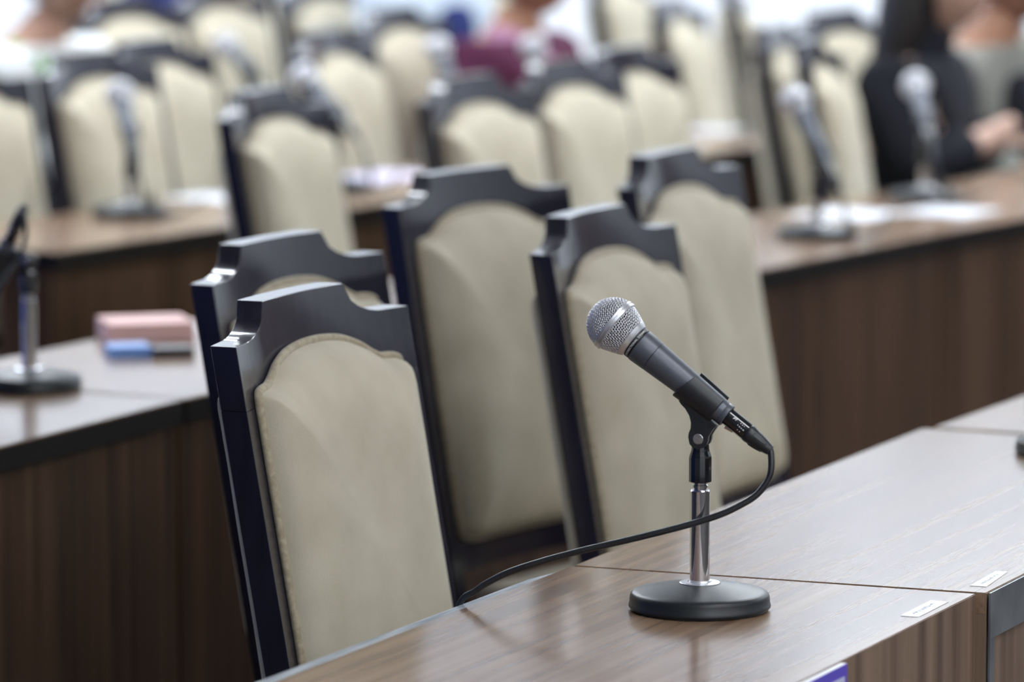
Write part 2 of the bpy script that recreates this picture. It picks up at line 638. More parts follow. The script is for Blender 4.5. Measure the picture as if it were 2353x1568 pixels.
place_chair(-.665, 11.52, 30, 'far grey beige chair before the white wall, left of pale blue shirt', FAR)
place_chair(-.07, 11.6, 30, 'far chair top against the white wall left of the maroon person', FAR)
place_chair(.27, 11.80, 20, 'far chair just right of the maroon person', FAR)
place_chair(.37, 10.28, 16, 'small khaki chair far back, right of the maroon person and left of a bright gap', FAR)
place_chair(.525, 10.87, 5, 'narrow chair seen nearly edge on in the bright gap of white wall', FAR)
place_chair(1.02, 10.25, 30, 'far chair behind the person in the khaki jacket', FAR)


# ------------------------------------------------------------------ desks
def desk(nl, fl, fr, nr, label, inset=.0, edge=None, edge_h=.03, grey=False, worn=False, group='long walnut desks', panel_lo=.03):
    """corners of the top: near-left, far-left, far-right, near-right; sitters on the left, modesty panel on the right"""
    P = [Vector((p[0], p[1])) for p in (nl, fl, fr, nr)]
    c = sum(P, Vector((0, 0))) / 4
    d = ((P[1] + P[2]) - (P[0] + P[3])).normalized()
    rz = math.atan2(d.y, d.x) - PI / 2
    t = empty('desk', (c.x, c.y, 0), rz)
    cs, sn = math.cos(-rz), math.sin(-rz)
    q = [((p - c).x * cs - (p - c).y * sn, (p - c).x * sn + (p - c).y * cs) for p in P]
    if edge is None:
        bm = new()
        add_prism(bm, q, .73, .75, bevel=.0006)
        obj('desk_top', bm, M['top'], t, smooth=False)
    else:
        bm = new()
        add_prism(bm, q, .7475, .75)
        top = obj('desk_top', bm, M['top'], t, angle=35)
        bm = new()
        add_prism(bm, q, .75 - edge_h, .7474)
        obj('edge_band', bm, edge, t, angle=35)
    lo = .73 if edge is None else .75 - edge_h

    def lerp(a, b, k): return (a[0] + (b[0] - a[0]) * k, a[1] + (b[1] - a[1]) * k)

    def strip(a, b, w, off):
        """quad along a-b, w thick to the left (toward the sitters), starting off inside"""
        dx, dy = b[0] - a[0], b[1] - a[1]
        l = math.hypot(dx, dy)
        nx, ny = -dy / l, dx / l
        return [(a[0] + nx * off, a[1] + ny * off), (b[0] + nx * off, b[1] + ny * off), (b[0] + nx * (off + w), b[1] + ny * (off + w)), (a[0] + nx * (off + w), a[1] + ny * (off + w))]
    n_r, f_r = q[3], q[2]
    bm = new()
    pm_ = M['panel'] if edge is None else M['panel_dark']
    if edge is None:
        add_prism(bm, strip(n_r, f_r, .0008, -.0009), panel_lo, .7492)
    add_prism(bm, strip(n_r, f_r, .016, inset), panel_lo, lo - .0002)
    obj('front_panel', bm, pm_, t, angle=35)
    for a, b in ((q[3], q[0]), (q[2], q[1])):
        l = math.hypot(b[0] - a[0], b[1] - a[1])
        k0, k1 = (inset + .0165) / l, .12 / l
        s = 1 if a is q[3] else -1
        p0, p1 = lerp(a, b, k0), lerp(a, b, k1)
        bm = new()
        add_prism(bm, [(p0[0], p0[1] + s * inset), (p1[0], p1[1] + s * inset), (p1[0], p1[1] + s * (inset + .018)), (p0[0], p0[1] + s * (inset + .018))], 0, lo - .0002)
        obj('side_panel', bm, pm_, t, angle=35)
    if grey:
        bm = new()
        e1 = strip(n_r, f_r, .002, -.0053)
        add_prism(bm, e1, .706, .7498)
        m2 = lerp(n_r, f_r, .0135 / math.hypot(f_r[0] - n_r[0], f_r[1] - n_r[1]))
        add_prism(bm, strip(n_r, m2, .002, -.0053), panel_lo, .7058)
        obj('edge_trim', bm, M['edge_grey'], t, angle=35)
    if worn:
        bm = new()
        a, b = q[0], lerp(q[0], q[1], .975)
        dx, dy = b[0] - a[0], b[1] - a[1]
        l = math.hypot(dx, dy)
        nx, ny = -dy / l, dx / l
        add_prism(bm, [a, b, lerp(q[0], q[1], .955)[:1] + (lerp(q[0], q[1], .955)[1],) if False else b, (b[0] + nx * .010 - dx / l * .05, b[1] + ny * .010 - dy / l * .05), (a[0] + nx * .020, a[1] + ny * .020)], .7302, .7494)
        obj('edge_strip', bm, M['edge_worn'], t, angle=35)
    return tag(t, label, 'desk', group)


def dirv(deg):
    return Vector((math.sin(R(deg)), math.cos(R(deg))))


V2 = lambda x, y: Vector((x, y))
e1 = dirv(24.1)
l1, r1 = V2(.058, 4.579), V2(.434, 4.427)
desk(l1 - e1 * 1.06, l1, r1, r1 - e1 * 1.06, 'walnut desk in the foreground carrying the sharp microphone', worn=True)
d2l, d2r, d2f = V2(.061, 4.5845), V2(.4445, 4.4325), V2(.479, 5.526)
d2g = d2f + dirv(117) * .415
desk(d2l, d2f, d2g, d2r, 'walnut desk joined behind the foreground desk, with grey front edging', grey=True)
d3a = V2(.494, 5.537)
desk(d3a, d3a + dirv(26) * 1.1, d3a + dirv(26) * 1.1 + dirv(116) * .41, d3a + dirv(116) * .415, 'walnut desk at the right picture edge, third of the nearest row')


def row(points, angs, labels, depth=.41, **kw):
    for (a, b), lab in zip(zip(points, points[1:]), labels):
        d = (b - a).normalized()
        n = V2(-d.y, d.x) * depth
        g = d * .004
        desk(a + n + g, b + n - g, b - g, a + g, lab, edge=M['edge_dark'], inset=.010, **kw)


pj = V2(-.399, 5.782)
pm = V2(.125, 6.811)
pj2 = V2(.712, 7.81)
row([pj - dirv(24.6) * 1.1, pj, pm, pj2, pj2 + dirv(32.4) * 1.1], None,
    ['desk at the left with the black based microphone standing on it',
     'middle desk with the pink papers, running on behind the chairs',
     'background desk at the right carrying a slanted microphone beside white sheets',
     'desk at far right in front of the black clad person'])
b0, b4 = V2(-.72, 7.49), V2(.594, 9.681)
bm_ = (b0 + b4) / 2
row([b0, bm_, b4], None,
    ['desk at upper left carrying the upright background microphone',
     'background desk with white sheets, left of the black clad person'], depth=.36)
c0 = V2(-.264 + .857 * .06, 10.113 - .515 * .06)
row([c0 - dirv(31) * .60, c0 + dirv(31) * .35], None, ['farthest desk in front of the pale blue shirted person'], depth=.40)


# ------------------------------------------------------------------ microphone, stand, cable
BR = .0252                                   # radius of the ball


def ball_r(z):
    """outer radius of the grille at axial position z (0 at the band, minus toward the tip)"""
    if z <= 0: return math.sqrt(max(0, BR * BR - z * z * 1.0))
    return BR - .0062 * (z / .0185) ** 1.35


def grille_bm(front):
    bm = new()
    pitch, wr, amp = .00232, .00047, .00042
    if front:
        # a flat square weave pressed into a dome
        Rm = BR * PI / 2
        k = int(Rm / pitch)
        for fam in (0, 1):
            for i in range(-k, k + 1):
                p = i * pitch
                lim = math.sqrt(max(0, Rm * Rm - p * p))
                if lim < pitch: continue
                n = max(4, int(lim * 2 / (pitch / 2)))
                pts = []
                for j in range(n + 1):
                    s = -lim + 2 * lim * j / n
                    x, y = (p, s) if fam == 0 else (s, p)
                    c45, s45 = math.cos(.5), math.sin(.5)
                    rr = math.hypot(x, y)
                    th = rr / BR
                    w = math.cos(s / pitch * PI) * (1 if i % 2 == 0 else -1) * (1 if fam == 0 else -1) * amp
                    rad = BR - .0006 + w
                    dx, dy = (x / rr, y / rr) if rr > 1e-9 else (1, 0)
                    dx, dy = dx * c45 - dy * s45, dx * s45 + dy * c45
                    pts.append((rad * math.sin(th) * dx, rad * math.sin(th) * dy, -rad * math.cos(th) - .0005))
                add_tube(bm, pts, wr, 5)
    else:
        z0, z1 = .0015, .0195
        nax = 64
        nrg = 8
        for i in range(nax):
            pts = []
            for j in range(25):
                z = z0 + (z1 - z0) * j / 24
                ph = 2 * PI * i / nax + (z - z0) * 14
                w = math.cos((z - z0) / (z1 - z0) * nrg * PI) * (1 if i % 2 else -1) * amp
                r = ball_r(z) - .0006 + w
                pts.append((r * math.cos(ph), r * math.sin(ph), z))
            add_tube(bm, pts, wr, 5)
        for k in range(nrg + 1):
            z = z0 + (z1 - z0) * k / nrg
            pts = []
            for j in range(nax * 2):
                ph = 2 * PI * j / (nax * 2) + (z - z0) * 14
                w = -math.cos(j * PI / 2 * 1.0 * 1) * 0
                sgn = (1 if (j // 2) % 2 else -1) * (1 if k % 2 == 0 else -1)
                w = -sgn * amp * (1 if j % 2 == 0 else 0)
                r = ball_r(z) - .0006 + w
                pts.append((r * math.cos(ph), r * math.sin(ph), z + .0004 * math.sin(j * .9 + k)))
            add_tube(bm, pts, wr, 5, closed=True)
    return bm


def text_bm(body, size, fn, shear=0.0, thick=True):
    cu = bpy.data.curves.new('txt', 'FONT')
    cu.body = body
    cu.size = size
    cu.shear = shear
    cu.align_x = 'CENTER'
    cu.offset = size * .012
    cu.resolution_u = 3
    o = bpy.data.objects.new('txt', cu)
    COL.objects.link(o)
    dg = bpy.context.evaluated_depsgraph_get()
    me = bpy.data.meshes.new_from_object(o.evaluated_get(dg))
    bpy.data.objects.remove(o)
    bm = bmesh.new()
    bm.from_mesh(me)
    bmesh.ops.triangulate(bm, faces=bm.faces[:])
    bmesh.ops.subdivide_edges(bm, edges=[e for e in bm.edges if e.calc_length() > size * .35], cuts=1)
    for v in bm.verts:
        v.co = fn(v.co.x, v.co.y)
    bpy.data.meshes.remove(me)
    bpy.data.curves.remove(cu)
    return bm


def cyl_map(r, phi0, zb):
    return lambda tx, ty: Vector((r * math.cos(phi0 - tx / r), r * math.sin(phi0 - tx / r), zb - ty))


def make_microphone():
    t = empty('microphone')
    g = obj('grille', grille_bm(True), M['wire'], t, angle=180)
    g2 = obj('grille', grille_bm(False), M['wire'], t, angle=180)
    bm = new()
    prof = [(0, -BR + .0022)] + [((BR - .0022) * math.sin(a), -(BR - .0022) * math.cos(a)) for a in [PI / 2 * i / 14 for i in range(1, 15)]]
    prof += [(ball_r(z) - .0022, z) for z in (.004, .008, .012, .016, .0195)] + [(0, .0195)]
    add_lathe(bm, prof, 40)
    obj('foam_liner', bm, M['foam'], t, angle=180)
    bm = new()
    r = BR
    add_lathe(bm, [(r - .0008, -.0030), (r + .0004, -.0032), (r + .0009, -.0026), (r + .0009, -.0006), (r + .0005, -.0002), (r + .0005, .0002), (r + .0009, .0006),
                   (r + .0009, .0028), (r + .0004, .0034), (r - .0008, .0032)], 72)
    obj('grille_band', bm, M['mic_silver'], t, angle=30)
    bm = new()
    add_lathe(bm, [(.0172, .0188), (.0190, .0186), (.0191, .0190), (.0178, .0218), (.0163, .0240), (.0158, .0242), (.012, .0242)], 72)
    obj('collar', bm, M['mic_silver'], t, angle=30)
    bm = new()
    add_lathe(bm, [(.012, .0243), (.0155, .0243), (.0157, .0245), (.0157, .0288), (.0155, .029), (.012, .029)], 72)
    rg = obj('name_ring', bm, M['ring_black'], t, angle=30)
    obj('lettering', text_bm('UNIDIRECTIONAL  DYNAMIC', .0027, cyl_map(.01578, R(-11), .02755)), M['print'], rg, smooth=False)
    bm = new()
    add_lathe(bm, [(.012, .0291), (.0152, .0291), (.0160, .0298), (.01615, .031), (.0157, .0395), (.0152, .0462), (.01495, .0464), (.01495, .0470), (.0151, .0472),
                   (.0138, .072), (.0126, .096), (.0115, .121), (.0108, .1290), (.0111, .1296), (.0111, .1338), (.0105, .1345), (.0088, .1345)], 72)
    obj('handle', bm, M['mic_grey'], t, angle=30)
    bm = new()
    add_lathe(bm, [(.0145, .0465), (.01513, .0465), (.01516, .0467), (.01513, .0469), (.0145, .0469)], 72)
    obj('seam_ring', bm, M['ring_black'], t, angle=30)
    return t


def make_stand():
    """desk stand: origin on the desk top, microphone plane = local XZ, tip toward -X"""
    t = empty('microphone_stand')
    bm = new()
    add_lathe(bm, [(0, .0005), (.0630, .0005), (.0636, .0010), (.0640, .0030), (.0655, .0034), (.0655, .0058), (.0649, .0064), (.0645, .0125), (.0636, .0152), (.0615, .0168), (.058, .0179),
                   (.045, .0206), (.032, .0230), (.0215, .0246), (.0190, .0250), (0, .0250)], 96)
    obj('base', bm, M['base_black'], t, angle=50)
    bm = new()
    add_lathe(bm, [(0, .0251), (.0187, .0251), (.0187, .0257), (.0180, .0260), (.0112, .0262), (.0104, .0276), (.0094, .0278), (0, .0278)], 64)
    obj('washer', bm, M['washer'], t, angle=30)
    bm = new()
    add_lathe(bm, [(0, .0279), (.0092, .0279), (.0092, .1108), (.0088, .1114), (.0075, .1114), (.0073, .1106), (0, .1106)], 64)
    obj('pole', bm, M['chrome'], t, angle=30)
    bm = new()
    add_lathe(bm, [(0, .1107), (.0062, .1107), (.0062, .1134), (.0071, .1137), (.0071, .1160), (.0062, .1163), (.0062, .1188), (0, .1188)], 48)
    obj('inner_tube', bm, M['chrome'], t, angle=30)
    bm = new()
    add_lathe(bm, [(0, .1189), (.0100, .1189), (.0106, .1194), (.0106, .1410), (.0102, .1432), (.0090, .1465), (.0083, .1490), (.0081, .1530), (0, .1530)], 14)
    obj('clutch', bm, M['gloss_black'], t, angle=20)
    # clip: hinge frame sits at (0, 0, HZ), rotates about local Y
    HZ = .1597
    pv = bpy.data.objects.new('clip', None)
    # sleeve: open ring round the microphone axis
    bm = new()
    a0, a1 = R(-50), R(182)                 # measured from the camera side (-Y) over the underside
    zs = [.0865, .0872, .0900, .105, .1215, .1235, .1240]
    for kk in range(1):
        tmp = bmesh.new()
        outer, inner = [], []
        nA = 56
        for z in zs:
            ri = .0128 - (z - .0865) * .047 + .0007
            ro = ri + (.0034 if .087 < z < .1238 else .0026)
            ang = [a0 + (a1 - a0) * i / nA for i in range(nA + 1)]
            sl = -.0042 * max(0, (.1235 - z) / .037)
            outer.append([tmp.verts.new((ro * math.cos(q), ro * math.sin(q), z + sl * math.sin(q))) for q in ang])
            inner.append([tmp.verts.new((ri * math.cos(q) * (1 + .0), ri * math.sin(q), z + sl * math.sin(q))) for q in ang])
        for S in (outer, inner):
            for A, B in zip(S, S[1:]):
                for i in range(nA): tmp.faces.new((A[i], A[i + 1], B[i + 1], B[i]))
        for i in range(nA):
            tmp.faces.new((outer[0][i], outer[0][i + 1], inner[0][i + 1], inner[0][i]))
            tmp.faces.new((outer[-1][i], outer[-1][i + 1], inner[-1][i + 1], inner[-1][i]))
        for i in (0, nA):
            for j in range(len(zs) - 1): tmp.faces.new((outer[j][i], outer[j + 1][i], inner[j + 1][i], inner[j][i]))
        merge(bm, tmp)
    # straight lip standing up on the far side of the opening (up = -Y here)
    tmp = bmesh.new()
    q = []
    for z, top in ((.0895, .0132), (.1240, .0116)):
        ri = .0128 - (z - .0865) * .047 + .0005
        for xx, yy in ((-ri - .0034, .002), (-ri, .002), (-ri * .92, -top), (-ri * .92 - .0028, -top)):
            q.append(tmp.verts.new((xx, yy, z)))
    for f in ((0, 1, 2, 3), (7, 6, 5, 4), (0, 4, 5, 1), (1, 5, 6, 2), (2, 6, 7, 3), (3, 7, 4, 0)):
        tmp.faces.new([q[i] for i in f])
    bmesh.ops.bevel(tmp, geom=tmp.edges[:], offset=.0005, segments=2, affect='EDGES', profile=.5)
    merge(bm, tmp)
    # in the microphone frame (+X = toward the camera side); bring to the hinge frame with the neck plate
    MF = mic_in_hinge()
    bm.transform(MF)
    # neck plate drawn in the hinge plane (x, z), extruded along y
    neck = [(-.0093, .0012), (-.0089, .0050), (-.0071, .0095), (-.0068, .0150), (-.0085, .0215), (-.0122, .0275), (-.0165, .0318), (-.0185, .0348), (-.0150, .0362), (-.004, .0290), (.0080, .0195), (.0170, .0125), (.0148, .0105),
            (.0118, .0060), (.0096, .0025), (.0093, -.0012), (.0080, -.0050), (.0050, -.0080), (0, -.0094), (-.0050, -.0080), (-.0080, -.0050)]
    Mx = Matrix.Rotation(PI / 2, 4, 'X')
    for ya, yb in ((-.0088, -.0038), (.0038, .0088)):
        add_prism(bm, [(p[0], p[1]) for p in neck], ya, yb, bevel=.0008, M=Mx)
    upper = [p for p in neck if p[1] > .0095] + [(.0125, .0096), (-.0071, .0096)]
    upper = [(-.0071, .0105), (-.0068, .0150), (-.0085, .0215), (-.0122, .0285), (-.0185, .0338), (-.0160, .0360), (-.004, .0285), (.0080, .0190), (.0165, .0123), (.0148, .0107)]
    add_prism(bm, upper, -.0037, .0037, M=Mx)
    clip = obj('clip', bm, M['rubber'], t, angle=40)
    clip.location = (0, 0, HZ)
    bm = new()
    add_lathe(bm, [(0, -.0094), (.0044, -.0094), (.0049, -.0090), (.0049, -.0070), (0, -.0070)], 32, M=Matrix.Rotation(-PI / 2, 4, 'X') @ Matrix.Scale(1, 4))
    add_box(bm, (-.0046, -.0098, -.00035), (.0046, -.0093, .00035), M=Matrix.Rotation(R(32), 4, 'Y'))
    bmesh.ops.transform(bm, matrix=Matrix.Identity(4), verts=bm.verts[:])
    obj('hinge_screw', bm, M['brushed'], clip, angle=30)
    bm = new()
    add_box(bm, (-.0072, -.0036, -.0132), (.0072, .0036, -.0102), bevel=.0004)
    add_lathe(bm, [(0, -.0036), (.0070, -.0036), (.0070, .0036), (0, .0036)], 32, M=Matrix.Rotation(PI / 2, 4, 'X'))
    tg = obj('hinge_tongue', bm, M['rubber'], t, angle=30)
    tg.location = (0, 0, HZ)
    return t, HZ


E0 = R(36.7)


def mic_in_hinge(e=E0):
    """microphone frame (x = camera side, z = toward the tail) expressed in the hinge frame at elevation e"""
    zm = Vector((math.cos(e), 0, -math.sin(e)))
    xm = Vector((0, -1, 0))
    ym = zm.cross(xm)
    n = Vector((math.sin(e), 0, math.cos(e)))
    o = -zm * .1265 + n * .0322
    Mx = Matrix.Identity(4)
    for i in range(3):
        Mx[i][0], Mx[i][1], Mx[i][2], Mx[i][3] = xm[i], ym[i], zm[i], o[i]
    return Mx


def cable_bm(local_pts, r=.0031, n=8):
    bm = new()
    add_tube(bm, spline(local_pts, n), r, 10)
    return bm


def make_connector(root):
    """plug in the microphone frame, under the cable thing"""
    bm = new()
    add_lathe(bm, [(.004, .1346), (.0080, .1346), (.0083, .1350), (.0083, .1572), (.0080, .1576), (.004, .1576)], 40)
    sh = obj('plug_shell', bm, M['gloss_black'], root, angle=30)
    bm = text_bm('M', .0050, lambda tx, ty: Vector(((.00838) * math.cos(-(ty + .0035) / .0083), (.00838) * math.sin(-(ty + .0035) / .0083), .1420 + tx)), shear=.35)
    for i, (z, a, w) in enumerate(((.1478, 12, .0007), (.1500, 10, .0012), (.1522, 9, .0012), (.1545, 8, .0016), (.1490, 32, .0006), (.1512, 30, .0008), (.1532, 31, .0005), (.1500, -14, .0006), (.1525, -15, .0009))):
        tmp = bmesh.new()
        vs = []
        for dz, da in ((-w / 2, -3), (w / 2, -3), (w / 2, 3), (-w / 2, 3)):
            ph = -R(a + da)
            vs.append(tmp.verts.new((.00838 * math.cos(ph), .00838 * math.sin(ph), z + dz)))
        tmp.faces.new(vs)
        merge(bm, tmp)
    obj('printed_mark', bm, M['print'], sh, smooth=False)
    bm = new()
    add_lathe(bm, [(.004, .1577), (.0082, .1577), (.0086, .1584), (.0086, .1612), (.0080, .1650), (.0070, .1730), (.0056, .1815), (.0047, .1850), (.0030, .1852)], 40)
    for a in (60, 180, 300):
        add_box(bm, (.0052, -.0022, .1655), (.0087, .0022, .1790), M=Matrix.Rotation(R(a - 25), 4, 'Z') @ Matrix.Rotation(R(-9), 4, 'Y') @ Matrix.Translation((.0262, 0, 0)) , bevel=.0006) if False else None
    for a in (-35, 85, 205):
        tmp = bmesh.new()
        ring = []
        for z, w, h in ((.1640, .0010, .0084), (.1660, .0024, .0086), (.1720, .0022, .0080), (.1780, .0014, .0069), (.1792, .0006, .0062)):
            ring.append([tmp.verts.new((h - dh, s * w, z)) for s, dh in ((-1, .0022), (-1, 0), (1, 0), (1, .0022))])
        for A, B in zip(ring, ring[1:]):
            for i in range(3): tmp.faces.new((A[i], A[i + 1], B[i + 1], B[i]))
        tmp.faces.new(ring[0])
        tmp.faces.new(ring[-1])
        merge(bm, tmp, Matrix.Rotation(R(a), 4, 'Z'))
    obj('strain_relief', bm, M['rubber'], root, angle=40)
    bm = new()
    add_box(bm, (-.0022, -.0015, 0), (.0022, .0014, .0085), M=Matrix.Translation((0, .0094, .1385)) @ Matrix.Rotation(R(12), 4, 'X'), bevel=.0004)
    obj('latch', bm, M['tan'], root, angle=30)


STAND = {}


def microphone_set(loc, az, elev, labels, cable=None, drop=.055):
    """stand on the desk, microphone in its clip, cable plugged into its tail"""
    base = Matrix.Translation(loc) @ Matrix.Rotation(az, 4, 'Z')
    if not STAND:
        s, hz = make_stand()
        STAND['s'], STAND['hz'] = s, hz
        m = make_microphone()
        STAND['m'] = m
        c = empty('microphone_cable')
        make_connector(c)
        STAND['c'] = c
        STAND['con'] = list(c.children)
    else:
        s = copy_tree(STAND['s'])
        m = copy_tree(STAND['m'])
        c = STAND['c'].copy()
        COL.objects.link(c)
        for ch in STAND['con']:
            copy_tree(ch, c)
    s.matrix_world = base
    for ch in s.children:
        if ch.name.startswith('clip'):
            ch.rotation_euler = (0, elev - E0, 0)
        if ch.name.split('.')[0] in ('clip', 'clutch', 'inner_tube', 'hinge_tongue'):
            ch.location.z -= drop
        if ch.name.startswith('pole') and drop:
            k = (.0835 - drop) / .0835
            ch.scale.z = k
            ch.location.z = .0279 * (1 - k)
    Mh = base @ Matrix.Translation((0, 0, STAND['hz'] - drop))
    Mm = Mh @ mic_in_hinge(elev)
    m.matrix_world = Mm
    c.matrix_world = Mm
    inv = Mm.inverted()
    tail = [Vector((0, 0, z)) for z in (.1790, .1850)]
    if cable:
        pts = tail + [inv @ Vector(p) for p in cable]
    else:
        e = Mm @ Vector((0, 0, .19))
        d = (Mm.to_3x3() @ Vector((0, 0, 1)))
        dz = loc[2] + .0038
        bx = base.to_3x3() @ Vector((0, 1, 0))
        w = [e + d * .018 + Vector((0, 0, -.012)), e + d * .022 + Vector((0, 0, -.06)) + bx * .01]
        g = Vector((e.x, e.y, dz)) + bx * .03
        w += [Vector((e.x, e.y, (e.z + dz) / 2)) + d * .012 + bx * .02, g + Vector((0, 0, .006)), g + bx * .04 - d * .01, g + bx * .09 - d * .045]
        pts = tail + [inv @ p for p in w]
        for p in pts[-2:]:
            pw = Mm @ p
    obj('cord', cable_bm(pts), M['rubber'], c, angle=180)
    tag(s, labels[0], 'microphone stand', 'desk microphone stands')
    tag(m, labels[1], 'microphone', 'handheld microphones on desk stands')
    tag(c, labels[2], 'cable', 'microphone cables')
    return s, m, c


p0 = at(1607.5, 1401)
cab_px = [(1772, 1078, -.024), (1764, 1104, -.025), (1738, 1138, -.026), (1700, 1162, -.026), (1655, 1183, -.025), (1600, 1201, -.023), (1530, 1220, -.019), (1440, 1242, -.012), (1340, 1265, -.002),
          (1250, 1289, .008), (1170, 1315, .017), (1118, 1341, .023)]
cab = [at_y(u, v, p0.y + d) for u, v, d in cab_px]
edge_pt = at(1074, 1390, .7495)
cab += [at_y(1092, 1359, edge_pt.y - .002), Vector((edge_pt.x - .0055, edge_pt.y + .002, .7530)), Vector((edge_pt.x - .0105, edge_pt.y + .004, .7300)), Vector((edge_pt.x - .014, edge_pt.y + .006, .66)), Vector((edge_pt.x + .02, edge_pt.y + .0, .45)), Vector((edge_pt.x + .06, edge_pt.y, .2)),
        Vector((edge_pt.x + .08, edge_pt.y - .02, .004)), Vector((edge_pt.x + .10, edge_pt.y - .12, .0035))]
microphone_set((p0.x, p0.y, .75), R(-16.8), E0, (
    'sharp desk microphone stand with round black base and chrome pole in the foreground',
    'sharp silver ball head microphone with grey handle in the foreground',
    'black cable arching from the foreground microphone to the near desk edge'), cable=cab, drop=0)


def on_desk(u, v):
    p = at(u, v)
    return (p.x, p.y, .75)


pA = at(68, 893)
tA = lambda u, v, Y: at_y(u, v, Y)
microphone_set((pA.x, pA.y, .75), R(-20), R(-64), (
    'microphone stand with black base at the left picture edge',
    'dark microphone hanging head down in its clip at the left picture edge',
    'cable looping up from the downturned microphone at the left'),
    cable=[tA(42, 484, pA.y - .01), tA(55, 500, pA.y - .02), tA(58, 545, pA.y - .02), tA(40, 600, pA.y - .025), tA(0, 660, pA.y - .03), tA(-60, 760, pA.y - .03), Vector((pA.x - .13, pA.y - .03, .77)), Vector((pA.x - .17, pA.y + .02, .7538)), Vector((pA.x - .2, pA.y + .1, .7538))], drop=0)
microphone_set(on_desk(300, 498), R(-75), R(33), (
    'blurred stand on the upper left desk, in front of the pale chairs',
    'blurred upright microphone in front of the pale chairs at upper left',
    'cable of the upright microphone at upper left'))
microphone_set(on_desk(770, 440), R(-50), R(33), (
    'blurred stand hidden behind the lone pale chair',
    'blurred slanted microphone above the lone pale chair',
    'cable of the slanted microphone above the lone pale chair'))
microphone_set(on_desk(1876, 548), R(-60), R(46), (
    'blurred stand on the right background desk, left of the white sheets',
    'blurred slanted microphone on the right, left of the black clad person',
    'cable of the slanted microphone on the right desk'))
microphone_set(on_desk(2125, 462), R(-84), R(30), (
    'blurred stand between two white sheets, before the black clad person',
    'blurred microphone in front of the khaki jacket at upper right',
    'cable of the microphone between the two white sheets'))
microphone_set(on_desk(1040, 385), R(-60), R(50), (
    'blurred stand behind the pale chairs in the middle',
    'dim blurred microphone left of the maroon shirt, above pale chairs',
    'cable of the dim microphone behind the middle chairs'))
microphone_set(on_desk(1250, 378), R(-70), R(48), (
    'blurred stand behind the pale chairs, below the maroon shirt',
    'blurred grey microphone head in front of the maroon shirt',
    'cable of the microphone in front of the maroon shirt'))
microphone_set((-.535, 9.74, .75), R(-60), R(22), (
    'faint far stand before the dark khaki chairs at upper left',
    'faint far microphone before the dark khaki chairs at upper left',
    'cable of the faint far microphone at upper left'))
pD3 = at(2466, 1042)
microphone_set((pD3.x, pD3.y, .75), R(100), R(40), (
    'microphone stand whose black base peeks in at the right picture edge',
    'microphone just beyond the right picture edge on the near desks',
    'cable of the microphone just beyond the right picture edge'),
    cable=[Vector((pD3.x + .10, pD3.y - .06, .80)), Vector((pD3.x + .15, pD3.y - .04, .758)), Vector((pD3.x + .18, pD3.y + .02, .7540)), Vector((pD3.x + .17, pD3.y + .12, .7540))])


# ------------------------------------------------------------------ things on the desks
def slab(name, pts, z0, z1, m, label, cat, group=None, bevel=0.0):
    c = Vector((sum(p[0] for p in pts) / len(pts), sum(p[1] for p in pts) / len(pts), z0))
    bm = new()
    add_prism(bm, [(p[0] - c.x, p[1] - c.y) for p in pts], 0, z1 - z0, bevel=bevel)
    o = obj(name, bm, m, angle=30)
    o.location = c
    return tag(o, label, cat, group)


def sticker(px, label, marks):
    pts = [at(*p, z=.7503) for p in px]
    o = slab('paper_label', pts, .7502, .7505, M['sticker'], label, 'label', 'white labels stuck to the desks')
    c = o.location
    a, b, d = pts[0], pts[1], pts[3]            # a-b long side, a-d short side
    bm = new()
    rnd = random.Random(marks)
    for k in range(9):
        s0 = .14 + k * .075
        ps = []
        for j in range(7):
            s = s0 + .05 * j / 6 + rnd.uniform(-.006, .006)
            q = .48 + rnd.uniform(-.13, .13)
            ps.append(a + (b - a) * s + (d - a) * q - c + Vector((0, 0, .0005)))
        add_tube(bm, spline(ps, 3), .00013, 4)
    obj('handwriting', bm, M['ink'], o, angle=180)
    return o


sticker([(2068.4, 1415.9), (2139.3, 1380.1), (2180, 1383.6), (2111, 1418.6)], 'small white label on the foreground desk near its right corner', 3)
sticker([(2228, 1346.4), (2287.4, 1313.6), (2316, 1314.5), (2267, 1349)], 'small white label on the second desk, by its grey edging', 8)

# violet sign standing against the front of the foreground desk
sg_r = at(1923, 1521.5)
sign = empty('desk_sign', (sg_r.x + .912 * .0033, sg_r.y - .41 * .0033, 0), PI / 2 - R(24.1) - PI / 2)
tag(sign, 'violet sign board with pale border on the front of the foreground desk', 'sign')
bm = new()
add_box(bm, (.0003, -.36, .60), (.0058, 0, .7496))
obj('board', bm, M['sticker'], sign, smooth=False)
bm = new()
add_box(bm, (.0059, -.36, .60), (.0064, 0, .7494))
fp = obj('printed_face', bm, M['purple'], sign, smooth=False)
bm = new()
for a in ((-.35, .7352, -.0072, .7392), (-.0112, .610, -.0072, .7352), (-.35, .610, -.346, .7352), (-.346, .610, -.0112, .614)):
    add_box(bm, (.0065, a[0], a[1]), (.0068, a[2], a[3]))
obj('border', bm, M['border'], fp, smooth=False)


def sheet(u, v, w, l, ang, label, m='paper', n=1, z=.7502, name='paper_sheet', group='loose sheets on the desks', p=None):
    p = p or at(u, v)
    d = dirv(ang)
    q = V2(d.y, -d.x)
    c = V2(p.x, p.y)
    pts = [c - d * l / 2 - q * w / 2, c + d * l / 2 - q * w / 2, c + d * l / 2 + q * w / 2, c - d * l / 2 + q * w / 2]
    return slab(name, pts, z, z + .0006 * n, M[m], label, 'paper', group)


